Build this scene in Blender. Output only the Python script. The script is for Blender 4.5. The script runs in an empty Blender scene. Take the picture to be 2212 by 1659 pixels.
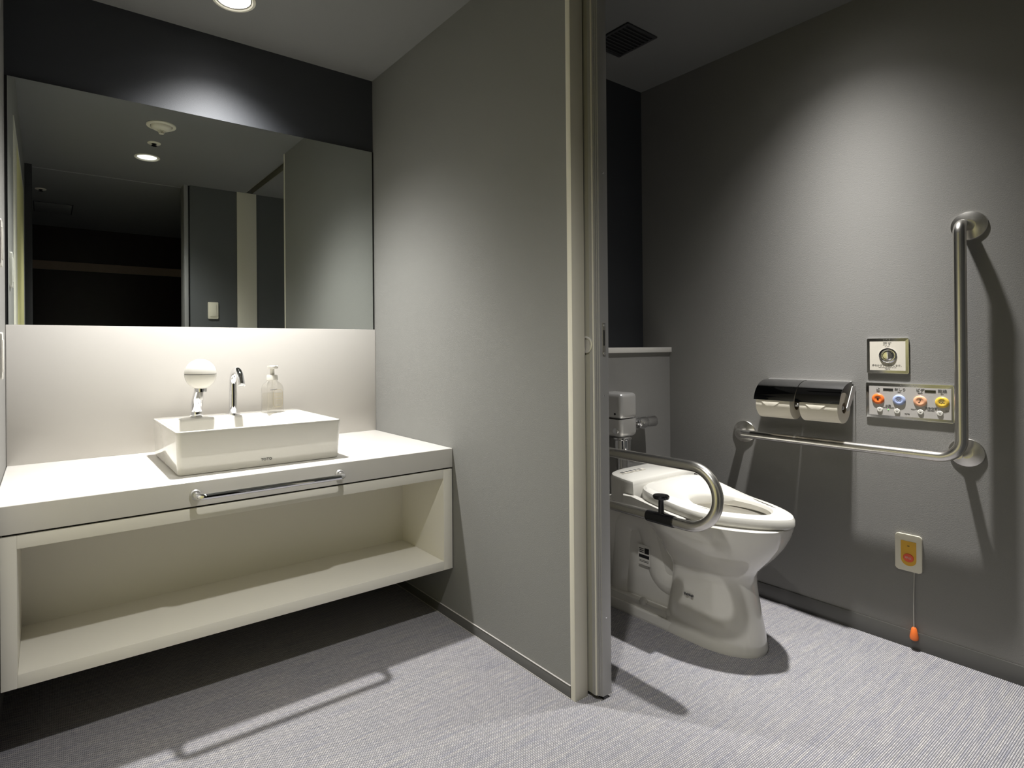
import bpy, bmesh, math, random
from mathutils import Vector, Matrix
random.seed(7)
PI = math.pi
C = bpy.context.scene.collection
sc = bpy.context.scene

# ------------------------------------------------------------------ room dimensions (metres)
XL, XP, XR = -0.114, 1.3237, 2.534        # left wall, partition face, right wall
YB = 2.4834                               # mirror wall
YF = 0.10                                 # entrance wall, inner face
H = 2.3897                                # ceiling
YA, YU = 1.678, 1.828                     # pipe casing face, upper wall of the toilet bay
YC = 1.8346                               # counter front
ZC = 0.6854                               # counter top

# ------------------------------------------------------------------ materials
def s2l(c):
    return tuple(((x / 255) / 12.92 if x / 255 <= .04045 else ((x / 255 + .055) / 1.055) ** 2.4) for x in c)

def mat(name, col, rough=.5, metal=0., bump=0., bscale=300., spec=None, var=0., emit=0., coat=0., trans=0., ior=None):
    m = bpy.data.materials.new(name); m.use_nodes = True
    nt = m.node_tree; b = nt.nodes['Principled BSDF']
    b.inputs['Base Color'].default_value = (*col, 1); b.inputs['Roughness'].default_value = rough
    b.inputs['Metallic'].default_value = metal
    if spec is not None: b.inputs['Specular IOR Level'].default_value = spec
    if coat: b.inputs['Coat Weight'].default_value = coat; b.inputs['Coat Roughness'].default_value = .03
    if trans: b.inputs['Transmission Weight'].default_value = trans
    if ior: b.inputs['IOR'].default_value = ior
    if emit:
        b.inputs['Emission Color'].default_value = (*col, 1); b.inputs['Emission Strength'].default_value = emit
    if bump or var:
        tc = nt.nodes.new('ShaderNodeTexCoord'); nz = nt.nodes.new('ShaderNodeTexNoise')
        nz.inputs['Scale'].default_value = bscale; nz.inputs['Detail'].default_value = 3
        nt.links.new(tc.outputs['Object'], nz.inputs['Vector'])
        if bump:
            bp = nt.nodes.new('ShaderNodeBump'); bp.inputs['Strength'].default_value = bump; bp.inputs['Distance'].default_value = .002
            nt.links.new(nz.outputs['Fac'], bp.inputs['Height']); nt.links.new(bp.outputs['Normal'], b.inputs['Normal'])
        if var:
            mx = nt.nodes.new('ShaderNodeMix'); mx.data_type = 'RGBA'
            mx.inputs[6].default_value = (*[x * (1 - var) for x in col], 1); mx.inputs[7].default_value = (*[min(1, x * (1 + var)) for x in col], 1)
            nt.links.new(nz.outputs['Fac'], mx.inputs[0]); nt.links.new(mx.outputs[2], b.inputs['Base Color'])
    return m

def brushed(name, col, rough, scale):
    m = mat(name, col, rough, 1.)
    nt = m.node_tree; b = nt.nodes['Principled BSDF']
    tc = nt.nodes.new('ShaderNodeTexCoord'); mp = nt.nodes.new('ShaderNodeMapping'); mp.inputs['Scale'].default_value = scale
    nz = nt.nodes.new('ShaderNodeTexNoise'); nz.inputs['Scale'].default_value = 60
    mr = nt.nodes.new('ShaderNodeMapRange'); mr.inputs['To Min'].default_value = rough * .8; mr.inputs['To Max'].default_value = rough * 1.25
    nt.links.new(tc.outputs['Object'], mp.inputs['Vector']); nt.links.new(mp.outputs['Vector'], nz.inputs['Vector'])
    nt.links.new(nz.outputs['Fac'], mr.inputs['Value']); nt.links.new(mr.outputs['Result'], b.inputs['Roughness'])
    return m

M = {}
M['wall'] = mat('grey_wallpaper', (.224, .219, .208), .75, bump=.35, bscale=420, spec=.3, var=.05)
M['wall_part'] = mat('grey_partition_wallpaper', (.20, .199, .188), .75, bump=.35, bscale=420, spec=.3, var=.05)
M['wall_front'] = mat('dark_grey_wallpaper', (.105, .110, .112), .7, bump=.3, bscale=420, spec=.3, var=.05)
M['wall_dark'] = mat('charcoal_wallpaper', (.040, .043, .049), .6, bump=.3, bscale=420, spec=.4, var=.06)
M['ceiling'] = mat('ceiling_paint', (.19, .19, .186), .85, bump=.2, bscale=500, spec=.2, var=.04)
M['white'] = mat('white_laminate', (.66, .64, .60), .28, spec=.5)
M['white_in'] = mat('cream_laminate', (.79, .765, .69), .4, spec=.4)
M['ceramic'] = mat('white_ceramic', (.72, .70, .65), .08, spec=.6, coat=.5)
M['plastic'] = mat('ivory_plastic', (.68, .66, .61), .25, spec=.5)
M['seat'] = mat('seat_plastic', (.60, .585, .54), .22, spec=.5)
M['splash'] = mat('splash_laminate', (.605, .582, .55), .3, spec=.45)
M['cream'] = mat('cream_paint', (.72, .69, .59), .45, spec=.35)
M['plate'] = mat('cream_plate', (.74, .70, .58), .35)
M['chrome'] = mat('chrome', (.88, .88, .90), .04, 1.)
M['steel'] = mat('brushed_steel', (.72, .70, .66), .26, 1.)
M['satin'] = mat('satin_nickel', (.62, .61, .60), .34, .7)
M['alu'] = mat('anodised_aluminium', (.36, .355, .35), .4, .35, spec=.5)
M['alu_dark'] = mat('bronze_aluminium', (.20, .19, .15), .45, .4)
M['door'] = mat('door_laminate', (.30, .29, .245), .45, spec=.4, var=.03, bscale=60)
M['black'] = mat('black_plastic', (.008, .008, .009), .12, spec=.6)
M['black_gap'] = mat('black_shadow_gap', (.006, .006, .006), .8)
M['rubber'] = mat('dark_seal', (.03, .03, .028), .6)
M['mirror'] = mat('mirror_silver', (.77, .81, .79), .0, 1.)
M['mirror_edge'] = mat('mirror_edge', (.01, .014, .018), .3)
M['cover'] = mat('black_chrome', (.42, .42, .43), .04, 1.)
M['paper'] = mat('tissue_paper', (.82, .77, .66), .9, bump=.3, bscale=700, spec=.1)
M['card'] = mat('cardboard_core', (.35, .28, .2), .8)
M['orange'] = mat('orange_plastic', (.83, .18, .035), .35)
M['blue'] = mat('pale_blue_plastic', (.36, .43, .68), .35)
M['peach'] = mat('peach_plastic', (.82, .42, .25), .35)
M['yellow'] = mat('yellow_plastic', (.78, .52, .07), .35)
M['amber'] = mat('amber_panel', (.72, .40, .03), .4)
M['red'] = mat('red_button', (.78, .10, .045), .4)
M['ink'] = mat('grey_ink', (.12, .12, .12), .6)
M['ink_pale'] = mat('pale_grey_ink', (.30, .29, .27), .6)
M['ink_dark'] = mat('black_ink', (.01, .01, .012), .5)
M['ink_gold'] = mat('gold_ink', (.36, .30, .17), .5)
M['ink_white'] = mat('white_ink', (.85, .6, .5), .5)
M['frame_metal'] = mat('polished_frame_metal', (.62, .62, .63), .16, 1.)
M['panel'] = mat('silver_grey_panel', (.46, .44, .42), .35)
M['panel_light'] = mat('warm_white_panel', (.66, .62, .54), .35)
M['yellow_door'] = mat('pale_yellow_door', (.80, .75, .36), .5)
M['brown'] = mat('dark_brown_veneer', (.020, .013, .010), .35, var=.3, bscale=20)
M['rail_wood'] = mat('light_brown_wood', (.30, .22, .16), .5, var=.1, bscale=30)
M['hall_floor'] = mat('dark_hall_floor', (.06, .058, .06), .6, var=.1, bscale=40)
M['base'] = mat('grey_vinyl_skirting', (.10, .098, .092), .4, spec=.5)
M['lamp'] = mat('lamp_glow', (1., .97, .92), .5, emit=2.6)
M['reflector'] = mat('white_reflector', (.85, .85, .84), .3)
M['green_led'] = mat('green_led', (.15, 1., .1), .4, emit=1.2)
M['vent'] = mat('dark_vent', (.03, .03, .032), .6)
M['cordm'] = mat('grey_cord', (.42, .40, .36), .8)

def clear(name, tint, gloss):
    m = bpy.data.materials.new(name); m.use_nodes = True; nt = m.node_tree; nt.nodes.clear()
    o = nt.nodes.new('ShaderNodeOutputMaterial'); t = nt.nodes.new('ShaderNodeBsdfTransparent'); g = nt.nodes.new('ShaderNodeBsdfGlossy')
    t.inputs[0].default_value = (*tint, 1); g.inputs['Roughness'].default_value = .03
    f = nt.nodes.new('ShaderNodeLayerWeight'); f.inputs['Blend'].default_value = gloss
    x = nt.nodes.new('ShaderNodeMixShader')
    nt.links.new(f.outputs['Facing'], x.inputs[0]); nt.links.new(t.outputs[0], x.inputs[1]); nt.links.new(g.outputs[0], x.inputs[2]); nt.links.new(x.outputs[0], o.inputs[0])
    return m
M['clear'] = clear('clear_plastic', (.985, .98, .965), .3)
M['soap'] = clear('clear_liquid', (.985, .975, .945), .06)

def floor_mat():
    m = bpy.data.materials.new('woven_vinyl_floor'); m.use_nodes = True; nt = m.node_tree; b = nt.nodes['Principled BSDF']
    L = nt.links.new; N = nt.nodes.new
    tc = N('ShaderNodeTexCoord'); br = N('ShaderNodeTexBrick')
    br.offset = .5; br.inputs['Scale'].default_value = 1.; br.inputs['Brick Width'].default_value = .0085; br.inputs['Row Height'].default_value = .0046
    br.inputs['Mortar Size'].default_value = .0011; br.inputs['Mortar Smooth'].default_value = .6; br.inputs['Bias'].default_value = .1
    br.inputs['Color1'].default_value = (.39, .38, .375, 1); br.inputs['Color2'].default_value = (.54, .52, .51, 1); br.inputs['Mortar'].default_value = (.12, .122, .14, 1)
    L(tc.outputs['Object'], br.inputs['Vector'])
    mp = N('ShaderNodeMapping'); mp.inputs['Scale'].default_value = (6, 150, 1); L(tc.outputs['Object'], mp.inputs['Vector'])
    nz = N('ShaderNodeTexNoise'); nz.inputs['Scale'].default_value = 1.; nz.inputs['Detail'].default_value = 4; L(mp.outputs['Vector'], nz.inputs['Vector'])
    rp = N('ShaderNodeValToRGB'); rp.color_ramp.elements[0].position = .3; rp.color_ramp.elements[0].color = (.70, .715, .80, 1)
    rp.color_ramp.elements[1].position = .68; rp.color_ramp.elements[1].color = (1, .985, .96, 1); L(nz.outputs['Fac'], rp.inputs['Fac'])
    mx = N('ShaderNodeMix'); mx.data_type = 'RGBA'; mx.blend_type = 'MULTIPLY'; mx.inputs[0].default_value = 1.
    L(br.outputs['Color'], mx.inputs[6]); L(rp.outputs['Color'], mx.inputs[7]); L(mx.outputs[2], b.inputs['Base Color'])
    bp = N('ShaderNodeBump'); bp.invert = True; bp.inputs['Strength'].default_value = .6; bp.inputs['Distance'].default_value = .002
    L(br.outputs['Fac'], bp.inputs['Height']); L(bp.outputs['Normal'], b.inputs['Normal'])
    b.inputs['Roughness'].default_value = .62; b.inputs['Specular IOR Level'].default_value = .3
    return m
M['floor'] = floor_mat()

# ------------------------------------------------------------------ mesh helpers (everything in room coordinates)
def box(bm, x0, x1, y0, y1, z0, z1, bev=0., seg=2, pred=None):
    vs = [bm.verts.new((x, y, z)) for x in (x0, x1) for y in (y0, y1) for z in (z0, z1)]
    q = [(0, 1, 3, 2), (4, 6, 7, 5), (0, 4, 5, 1), (2, 3, 7, 6), (0, 2, 6, 4), (1, 5, 7, 3)]
    fs = [bm.faces.new([vs[i] for i in f]) for f in q]
    if bev:
        es = list({e for f in fs for e in f.edges})
        if pred: es = [e for e in es if pred(*(v.co for v in e.verts))]
        bmesh.ops.bevel(bm, geom=es, offset=bev, segments=seg, profile=.5, affect='EDGES')

def prism(bm, pts, axis, a, b, bev=0., seg=2):
    """extrude a 2D outline along axis: 'x' (pts are y,z), 'y' (x,z), 'z' (x,y)"""
    def P(p, t): return {'x': (t, p[0], p[1]), 'y': (p[0], t, p[1]), 'z': (p[0], p[1], t)}[axis]
    A = [bm.verts.new(P(p, a)) for p in pts]; B = [bm.verts.new(P(p, b)) for p in pts]; n = len(pts)
    fa = bm.faces.new(A); fb = bm.faces.new(B[::-1])
    for i in range(n): bm.faces.new((A[i], B[i], B[(i + 1) % n], A[(i + 1) % n]))
    if bev:
        es = list({e for f in (fa, fb) for e in f.edges})
        bmesh.ops.bevel(bm, geom=es, offset=bev, segments=seg, profile=.5, affect='EDGES')

def rrect(cx, cy, w, h, r, n=6):
    out = []
    for sx, sy, a0 in ((1, 1, 0), (-1, 1, PI / 2), (-1, -1, PI), (1, -1, 1.5 * PI)):
        for i in range(n + 1):
            a = a0 + i / n * PI / 2
            out.append((cx + sx * (w / 2 - r) + r * math.cos(a), cy + sy * (h / 2 - r) + r * math.sin(a)))
    return out

def frame_of(d):
    d = d.normalized(); t = Vector((0, 0, 1)) if abs(d.z) < .9 else Vector((1, 0, 0))
    u = d.cross(t).normalized(); return u, d.cross(u).normalized()

def lathe(bm, c, d, prof, n=40, caps=True):
    """prof: (distance along d, radius)"""
    c = Vector(c); d = Vector(d).normalized(); u, v = frame_of(d); rings = []
    for t, r in prof:
        rings.append([bm.verts.new(c + d * t + (u * math.cos(2 * PI * i / n) + v * math.sin(2 * PI * i / n)) * max(r, 1e-5)) for i in range(n)])
    for A, B in zip(rings, rings[1:]):
        for i in range(n): bm.faces.new((A[i], A[(i + 1) % n], B[(i + 1) % n], B[i]))
    if caps: bm.faces.new(rings[0][::-1]); bm.faces.new(rings[-1])

def rounded_path(pts, rad, n=10):
    pts = [Vector(p) for p in pts]; out = [pts[0]]
    for i in range(1, len(pts) - 1):
        r = rad[i - 1] if isinstance(rad, (list, tuple)) else rad
        a = (pts[i - 1] - pts[i]).normalized(); b = (pts[i + 1] - pts[i]).normalized()
        ang = a.angle(b); t = r / math.tan(ang / 2); bis = (a + b).normalized(); cc = pts[i] + bis * (r / math.sin(ang / 2))
        s, e = pts[i] + a * t, pts[i] + b * t; vs, ve = s - cc, e - cc; tot = vs.angle(ve)
        for k in range(n + 1):
            f = k / n; out.append(cc + (vs * math.sin((1 - f) * tot) + ve * math.sin(f * tot)) / math.sin(tot))
    out.append(pts[-1]); return out

def tube(bm, pts, r, n=24, caps=True):
    pts = [Vector(p) for p in pts]
    if not isinstance(r, (list, tuple)): r = [r] * len(pts)
    rings = []; u = None
    for i, p in enumerate(pts):
        d = (pts[min(i + 1, len(pts) - 1)] - pts[max(i - 1, 0)]).normalized()
        u = frame_of(d)[0] if u is None else (u - d * u.dot(d)).normalized()
        v = d.cross(u)
        rings.append([bm.verts.new(p + (u * math.cos(2 * PI * k / n) + v * math.sin(2 * PI * k / n)) * r[i]) for k in range(n)])
    for A, B in zip(rings, rings[1:]):
        for k in range(n): bm.faces.new((A[k], A[(k + 1) % n], B[(k + 1) % n], B[k]))
    if caps: bm.faces.new(rings[0][::-1]); bm.faces.new(rings[-1])

def loft(bm, rings, caps=True):
    R = [[bm.verts.new(p) for p in ring] for ring in rings]; n = len(R[0])
    for A, B in zip(R, R[1:]):
        for k in range(n): bm.faces.new((A[k], A[(k + 1) % n], B[(k + 1) % n], B[k]))
    if caps: bm.faces.new(R[0][::-1]); bm.faces.new(R[-1])

def link(name, bm, m, parent=None, loc=(0, 0, 0), smooth=True, sub=0):
    bmesh.ops.recalc_face_normals(bm, faces=bm.faces)
    bmesh.ops.translate(bm, verts=bm.verts, vec=-Vector(loc))
    me = bpy.data.meshes.new(name); bm.to_mesh(me); bm.free()
    if smooth:
        for p in me.polygons: p.use_smooth = True
        me.set_sharp_from_angle(angle=math.radians(35))
    me.materials.append(m); o = bpy.data.objects.new(name, me); C.objects.link(o)
    if parent is not None: o.parent = parent
    if sub:
        s = o.modifiers.new('smooth', 'SUBSURF'); s.levels = sub; s.render_levels = sub
    return o

class Thing:
    """an Empty at the thing's base; parts are meshes parented to it"""
    def __init__(s, name, label, cat, loc, group=None):
        s.loc = Vector(loc); s.o = bpy.data.objects.new(name, None); C.objects.link(s.o); s.o.location = loc
        s.o.empty_display_size = .05; s.o['label'] = label; s.o['category'] = cat
        if group: s.o['group'] = group
    def part(s, name, bm, m, parent=None, label=None, **k):
        o = link(name, bm, m, parent or s.o, s.loc, **k)
        if label: o['label'] = label
        return o

def B(): return bmesh.new()
def single(name, label, cat, bm, m, loc, group=None, **k):
    o = link(name, bm, m, None, loc, **k); o.location = loc; o['label'] = label; o['category'] = cat
    if group: o['group'] = group
    return o
def struct(name, bm, m, parent=None, label=None, **k):
    o = link(name, bm, m, parent, **k)
    if parent is None: o['kind'] = 'structure'
    if label: o['label'] = label
    return o
def sbox(name, x0, x1, y0, y1, z0, z1, m, label=None, bev=0., parent=None):
    b = B(); box(b, x0, x1, y0, y1, z0, z1, bev); return struct(name, b, m, parent, label)

FACE = {'-x': Matrix(((0, 0, -1), (-1, 0, 0), (0, 1, 0))), '-y': Matrix(((1, 0, 0), (0, 0, -1), (0, 1, 0)))}
def text_bm(bm, body, at, size, face, depth=.0004, font_shear=0., sx=1.):
    cu = bpy.data.curves.new('lettering', 'FONT'); cu.body = body; cu.size = size; cu.align_x = 'CENTER'; cu.align_y = 'CENTER'
    cu.extrude = depth; cu.resolution_u = 3
    ob = bpy.data.objects.new('lettering', cu); C.objects.link(ob)
    me = bpy.data.meshes.new_from_object(ob.evaluated_get(bpy.context.evaluated_depsgraph_get()))
    me.transform(Matrix.Diagonal((sx, 1, 1, 1)))
    me.transform(Matrix.Translation(Vector(at)) @ FACE[face].to_4x4()); bm.from_mesh(me)
    bpy.data.objects.remove(ob); bpy.data.curves.remove(cu); bpy.data.meshes.remove(me)

# ================================================================== THE SETTING
b = B(); box(b, XL - .1, XR + .1, -.03, YB + .1, -.08, 0); struct('floor', b, M['floor'], label='grey woven vinyl flooring')
b = B(); box(b, -1.3, XR + .1, -2.35, -.03, -.08, 0); struct('floor_hall', b, M['hall_floor'])

DL = [(.574, .645), (.586, 2.186), (2.205, .878)]        # the three downlights
TRACK = (1.378, 1.438, YF, YB)
def ceiling_bm():
    bm = B(); edges = []
    def loop(ps):
        v = [bm.verts.new((x, y, H)) for x, y in ps]
        for i in range(len(v)): edges.append(bm.edges.new((v[i], v[(i + 1) % len(v)])))
    loop([(-1.3, -2.35), (XR + .1, -2.35), (XR + .1, YB + .1), (-1.3, YB + .1)])
    for x, y in DL: loop([(x + .0655 * math.cos(2 * PI * i / 40), y + .0655 * math.sin(2 * PI * i / 40)) for i in range(40)])
    loop([(TRACK[0], TRACK[2]), (TRACK[1], TRACK[2]), (TRACK[1], TRACK[3] - .02), (TRACK[0], TRACK[3] - .02)])
    bmesh.ops.triangle_fill(bm, use_beauty=True, use_dissolve=False, edges=edges)
    r = bmesh.ops.extrude_face_region(bm, geom=list(bm.faces))
    bmesh.ops.translate(bm, verts=[g for g in r['geom'] if isinstance(g, bmesh.types.BMVert)], vec=(0, 0, .12))
    return bm
struct('ceiling', ceiling_bm(), M['ceiling'], smooth=False)
b = B()                                                    # hanging-door track let into the ceiling
box(b, TRACK[0], TRACK[0] + .004, YF, YB - .02, H - .001, H + .06); box(b, TRACK[1] - .004, TRACK[1], YF, YB - .02, H - .001, H + .06)
box(b, TRACK[0], TRACK[1], YF, YB - .02, H + .056, H + .06)
struct('trim_1', b, M['alu_dark'], label='dark sliding door track let into the ceiling')

sbox('wall_back', XL - .1, XR + .1, YB, YB + .1, 0, H, M['wall_dark'], 'charcoal wall behind the mirror')
sbox('wall_right', XR, XR + .1, -.03, YB, 0, H, M['wall'], 'grey wall beside the toilet')
b = B()                                                    # left wall with a door opening
box(b, XL - .1, XL, 1.80, YB, 0, H); box(b, XL - .1, XL, -.03, .40, 0, H); box(b, XL - .1, XL, .40, 1.80, 2.13, H)
struct('wall_left', b, M['wall'], smooth=False)
sbox('wall_partition', XP, XP + .052, 1.2227, YB, 0, H, M['wall_part'], 'grey partition wall between vanity and toilet')
sbox('wall_toilet_back', XP + .13, XR, YU, YU + .05, 0, H, M['wall_dark'], 'darker wall above the pipe casing')  # given a darker tone than the casing below it
sbox('wall_pipe_casing', XP + .13, XR, YA, YU, 0, 1.0525, M['wall'], 'low grey pipe casing behind the toilet')
sbox('wall_front', .948, XR, -.03, YF, 0, H, M['wall_front'], 'dark grey entrance wall beside the doorway')
sbox('wall_hall_end', -1.3, XR + .1, -2.35, -2.25, 0, H, M['brown'], 'dark brown panelled hall wall')
sbox('wall_hall_left', -1.4, -1.3, -2.35, -.03, 0, H, M['wall_dark']); sbox('wall_hall_right', XR, XR + .1, -2.25, -.03, 0, H, M['wall_dark'])
sbox('wall_hall_front', -1.3, XL - .1, -.03, .02, 0, H, M['wall_dark'])
sbox('trim_2', -1.29, XR - .005, -2.25, -2.225, 1.935, 2.022, M['rail_wood'], 'pale brown rail across the dark hall wall')
# posts and jambs
sbox('trim_3', 1.3212, 1.3775, 1.2042, 1.2227, 0, H, M['cream'], 'cream end post of the partition', .001)
sbox('trim_4', 1.311, 1.470, YF, YF + .012, 0, H, M['cream'], 'cream strip on the entrance wall', .001)
b = B(); box(b, .905, .934, -.035, YF + .006, 0, H, .001); struct('trim_5', b, M['alu'], label='aluminium jamb of the entrance doorway')
b = B(); box(b, .934, .948, -.03, YF - .02, 0, H); struct('trim_6', b, M['rubber'], label='black recess beside the doorway jamb')
b = B(); box(b, XL, -.072, -.03, .06, 0, H, .001); struct('trim_7', b, M['vent'], label='dark jamb on the other side of the doorway')
b = B(); box(b, -.07, .905, -.01, .005, H - .003, H + .001); struct('trim_8', b, M['alu'], label='thin metal line across the ceiling at the doorway')
# skirting
b = B(); box(b, XP - .004, XP, 1.2227, YB, 0, .0405, .001); bp_ = struct('baseboard_partition', b, M['base'])
b = B(); box(b, XP - .0052, XP, 1.2227, YB, .0395, .0418, .0006); struct('top_edge_highlight', b, M['panel'], bp_, 'pale strip painted as a highlight along the top edge')  # pale strip stands in for light caught on the skirting's top edge
b = B(); box(b, XP - .0052, XP, 1.2227, YB, .0002, .0028, .0006); struct('bottom_bead', b, M['panel'], bp_, 'pale bead along the floor')
b = B(); box(b, XR - .005, XR, YF, YA, 0, .062, .001); struct('baseboard_right', b, M['base'])
b = B(); box(b, XP + .13, XR - .006, YA - .005, YA, 0, .06, .001); struct('baseboard_casing', b, M['base'])
b = B(); box(b, XL + .004, XP - .005, YB - .005, YB, 0, .0405, .001); struct('baseboard_back', b, M['base'])
# white board on top of the casing
b = B(); box(b, XP + .13, XR - .0005, YA - .013, YU, 1.0525, 1.0768, .0015); struct('trim_9', b, M['white'], label='white ledge board on top of the pipe casing')

# sliding door of the toilet bay, parked behind the partition
X0, X1 = 1.3835, 1.4354
b = B(); box(b, X0, X1 - .002, 1.186, 2.10, .012, H + .03)
door = struct('door_1', b, M['door'], label='grey sliding door of the toilet bay standing open')
b = B()
prism(b, [(X0 - .001, 1.190), (X0 - .001, 1.180), (X0 + .0005, 1.1785), (X0 + .0005, 1.1765), (X0 + .003, 1.1755), (X0 + .003, 1.1735), (X0 + .0045, 1.173), (X0 + .0045, 1.170),
          (X0 + .008, 1.1695), (X0 + .008, 1.166), (X0 + .0115, 1.165), (X0 + .0115, 1.161), (X0 + .013, 1.160), (X1 - .001, 1.160), (X1, 1.161), (X1, 1.190)], 'z', .012, H + .03)
struct('edge_profile', b, M['alu'], door, 'ribbed aluminium closing edge')
b = B(); prism(b, [(X0 - .0004, 1.1775), (X0 - .0022, 1.1765), (X0 - .0022, 1.1745), (X0 + .002, 1.1735), (X0 + .004, 1.1760)], 'z', .014, H); struct('edge_bead', b, M['cream'], door, 'pale bead along the closing edge')
b = B(); prism(b, rrect(1.4125, 1.1035, .0125, .100, .001, 2), 'y', 1.1585, 1.161); lock = struct('lock_plate', b, M['steel'], door, 'narrow steel lock plate')
b = B(); prism(b, rrect(1.4125, 1.108, .0048, .048, .0008, 2), 'y', 1.1578, 1.1590); struct('latch_slot', b, M['black_gap'], lock)
for z in (1.147, 1.0605):
    b = B(); lathe(b, (1.4125, 1.1588, z), (0, -1, 0), [(0, .0036), (.0012, .0032), (.0016, .001)], 16); struct('screw', b, M['chrome'], lock)
for z in (1.616, .930, .2496):
    b = B(); lathe(b, (1.4135, 1.1605, z), (0, -1, 0), [(0, .003), (.0008, .0028), (.0014, .001)], 16); struct('screw', b, M['chrome'], door)
b = B(); lathe(b, (X0, 1.205, 1.087), (-1, 0, 0), [(-.002, .0265), (.0025, .0265), (.0035, .025), (.0035, .021), (.001, .019), (.001, .001)], 40)
struct('finger_pull', b, M['satin'], door, 'round flush finger pull')
b = B(); box(b, 1.402, 1.420, 1.162, 1.19, .0, .012); struct('floor_guide', b, M['black'], door)

# pale yellow door in the left wall (seen in the mirror)
b = B(); box(b, XL - .04, XL + .0035, .44, 1.50, .0, 2.10, .001); d2 = struct('door_2', b, M['yellow_door'], label='pale yellow door in the left wall')
b = B(); box(b, XL - .09, XL + .004, 1.50, 1.80, 0, 2.13, .002); box(b, XL - .09, XL + .004, .40, .44, 0, 2.13, .002); box(b, XL - .09, XL + .004, .44, 1.50, 2.10, 2.13, .002)
struct('door_frame', b, M['cream'], d2, 'cream door frame')

# ================================================================== VANITY
t = Thing('wall_mounted_cabinet', 'long white open-front cabinet hung on the wall under the counter', 'cabinet', ((XL + XP) / 2, YC, .2145))
x0, x1, z0, z1 = -.0985, XP - .0045, .2125, .6045
b = B(); box(b, x0, x0 + .035, YC, YB - .0005, z0, z1, .0012); t.part('side_panel', b, M['white_in'])
b = B(); box(b, x1 - .041, x1, YC, YB - .0005, z0, z1, .0012); t.part('side_panel', b, M['white_in'])
b = B(); box(b, x0 + .035, x1 - .041, YC, YB - .0005, .571, z1, .0012); t.part('top_panel', b, M['white_in'])
b = B(); box(b, x0 + .035, x1 - .041, YC, YB - .0005, z0, .2478, .0012); t.part('bottom_panel', b, M['white_in'])
b = B(); box(b, x0 + .035, x1 - .041, 2.150, 2.165, .2478, .571); t.part('back_panel', b, M['white_in'])
b = B(); box(b, x0 + .004, x1 - .002, YC + .012, YB - .0005, z1, .6103); t.part('shadow_gap', b, M['black_gap'], label='black line under the worktop')

b = B(); box(b, XL + .0015, XP - .0008, YC, YB - .0005, .6105, ZC, .0025, 3)
single('countertop', 'thick white worktop running wall to wall under the basin', 'counter', b, M['white'], ((XL + XP) / 2, YC, ZC))
b = B(); box(b, XL + .001, XP - .0006, YB - .013, YB - .0005, ZC, 1.174, .0015)
single('backsplash_panel', 'white splash panel on the wall between worktop and mirror', 'splash panel', b, M['splash'], (.6, YB - .007, ZC))

t = Thing('wall_mirror', 'wide frameless mirror above the white splash panel', 'mirror', (.6, YB - .003, 1.1745))
b = B(); box(b, XL + .0075, XP - .0085, YB - .0065, YB - .0005, 1.1748, 2.0395); t.part('mirror_edge', b, M['mirror_edge'])
b = B(); box(b, XL + .009, XP - .0095, YB - .0082, YB - .0066, 1.1748, 2.0385); t.part('mirror_glass', b, M['mirror'], smooth=False)
b = B(); box(b, XL + .001, XL + .0074, YB - .006, YB - .0005, 1.1748, 2.0395); t.part('edge_shadow_strip', b, M['black_gap'])
b = B(); box(b, XP - .0084, XP - .001, YB - .006, YB - .0005, 1.1748, 2.0395); t.part('edge_shadow_strip', b, M['black_gap'])

# chrome bar on the counter front
t = Thing('towel_bar', 'short chrome towel bar fixed to the front edge of the worktop', 'towel bar', (.6, YC, .648))
b = B(); tube(b, rounded_path([(.368, YC - .002, .6475), (.368, YC - .052, .6475), (.836, YC - .052, .6475), (.836, YC - .002, .6475)], .020, 10), .0095, 24); t.part('bar', b, M['chrome'])
for x in (.368, .836):
    b = B(); lathe(b, (x, YC, .6475), (0, -1, 0), [(0, .0155), (.010, .0155), (.013, .0135), (.014, .0096)], 28); t.part('mount', b, M['satin'])

# basin
t = Thing('wash_basin', 'white rectangular ceramic vessel basin standing on the worktop', 'basin', (.609, 2.16, ZC))
def basin_bm():
    bm = B()
    def ring(ax0, ax1, ay0, ay1, z, r): return [(x, y, z) for x, y in rrect((ax0 + ax1) / 2, (ay0 + ay1) / 2, ax1 - ax0, ay1 - ay0, r, 6)]
    X0, X1, Y0, Y1 = .331, .888, 1.923, 2.392
    zt = .8255
    rings = [ring(X0 + .012, X1 - .012, Y0 + .016, Y1 - .010, ZC, .012), ring(X0 + .0085, X1 - .0085, Y0 + .0115, Y1 - .006, ZC + .0025, .014), ring(X0 + .006, X1 - .006, Y0 + .009, Y1 - .004, ZC + .008, .015),
             ring(X0 + .001, X1 - .001, Y0 + .001, Y1, zt - .012, .016), ring(X0, X1, Y0, Y1, zt - .006, .016), ring(X0 + .0015, X1 - .0015, Y0 + .0015, Y1 - .0015, zt - .0015, .015), ring(X0 + .005, X1 - .005, Y0 + .005, Y1 - .005, zt, .013),
             ring(X0 + .013, X1 - .013, Y0 + .013, Y1 - .118, zt - .0002, .012), ring(X0 + .017, X1 - .017, Y0 + .017, Y1 - .122, zt - .0025, .014), ring(X0 + .021, X1 - .021, Y0 + .021, Y1 - .126, zt - .010, .018),
             ring(X0 + .030, X1 - .075, Y0 + .030, Y1 - .140, zt - .070, .03), ring(X0 + .05, X1 - .11, Y0 + .05, Y1 - .16, zt - .092, .04), ring(X0 + .2, X1 - .25, Y0 + .15, Y1 - .22, zt - .098, .02)]
    loft(bm, rings); return bm
t.part('bowl', basin_bm(), M['ceramic'])
b = B(); text_bm(b, 'TOTO', (.6145, 1.9292, .7098), .0115, '-y', sx=1.15); t.part('lettering', b, M['ink_dark'], smooth=False)
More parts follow.
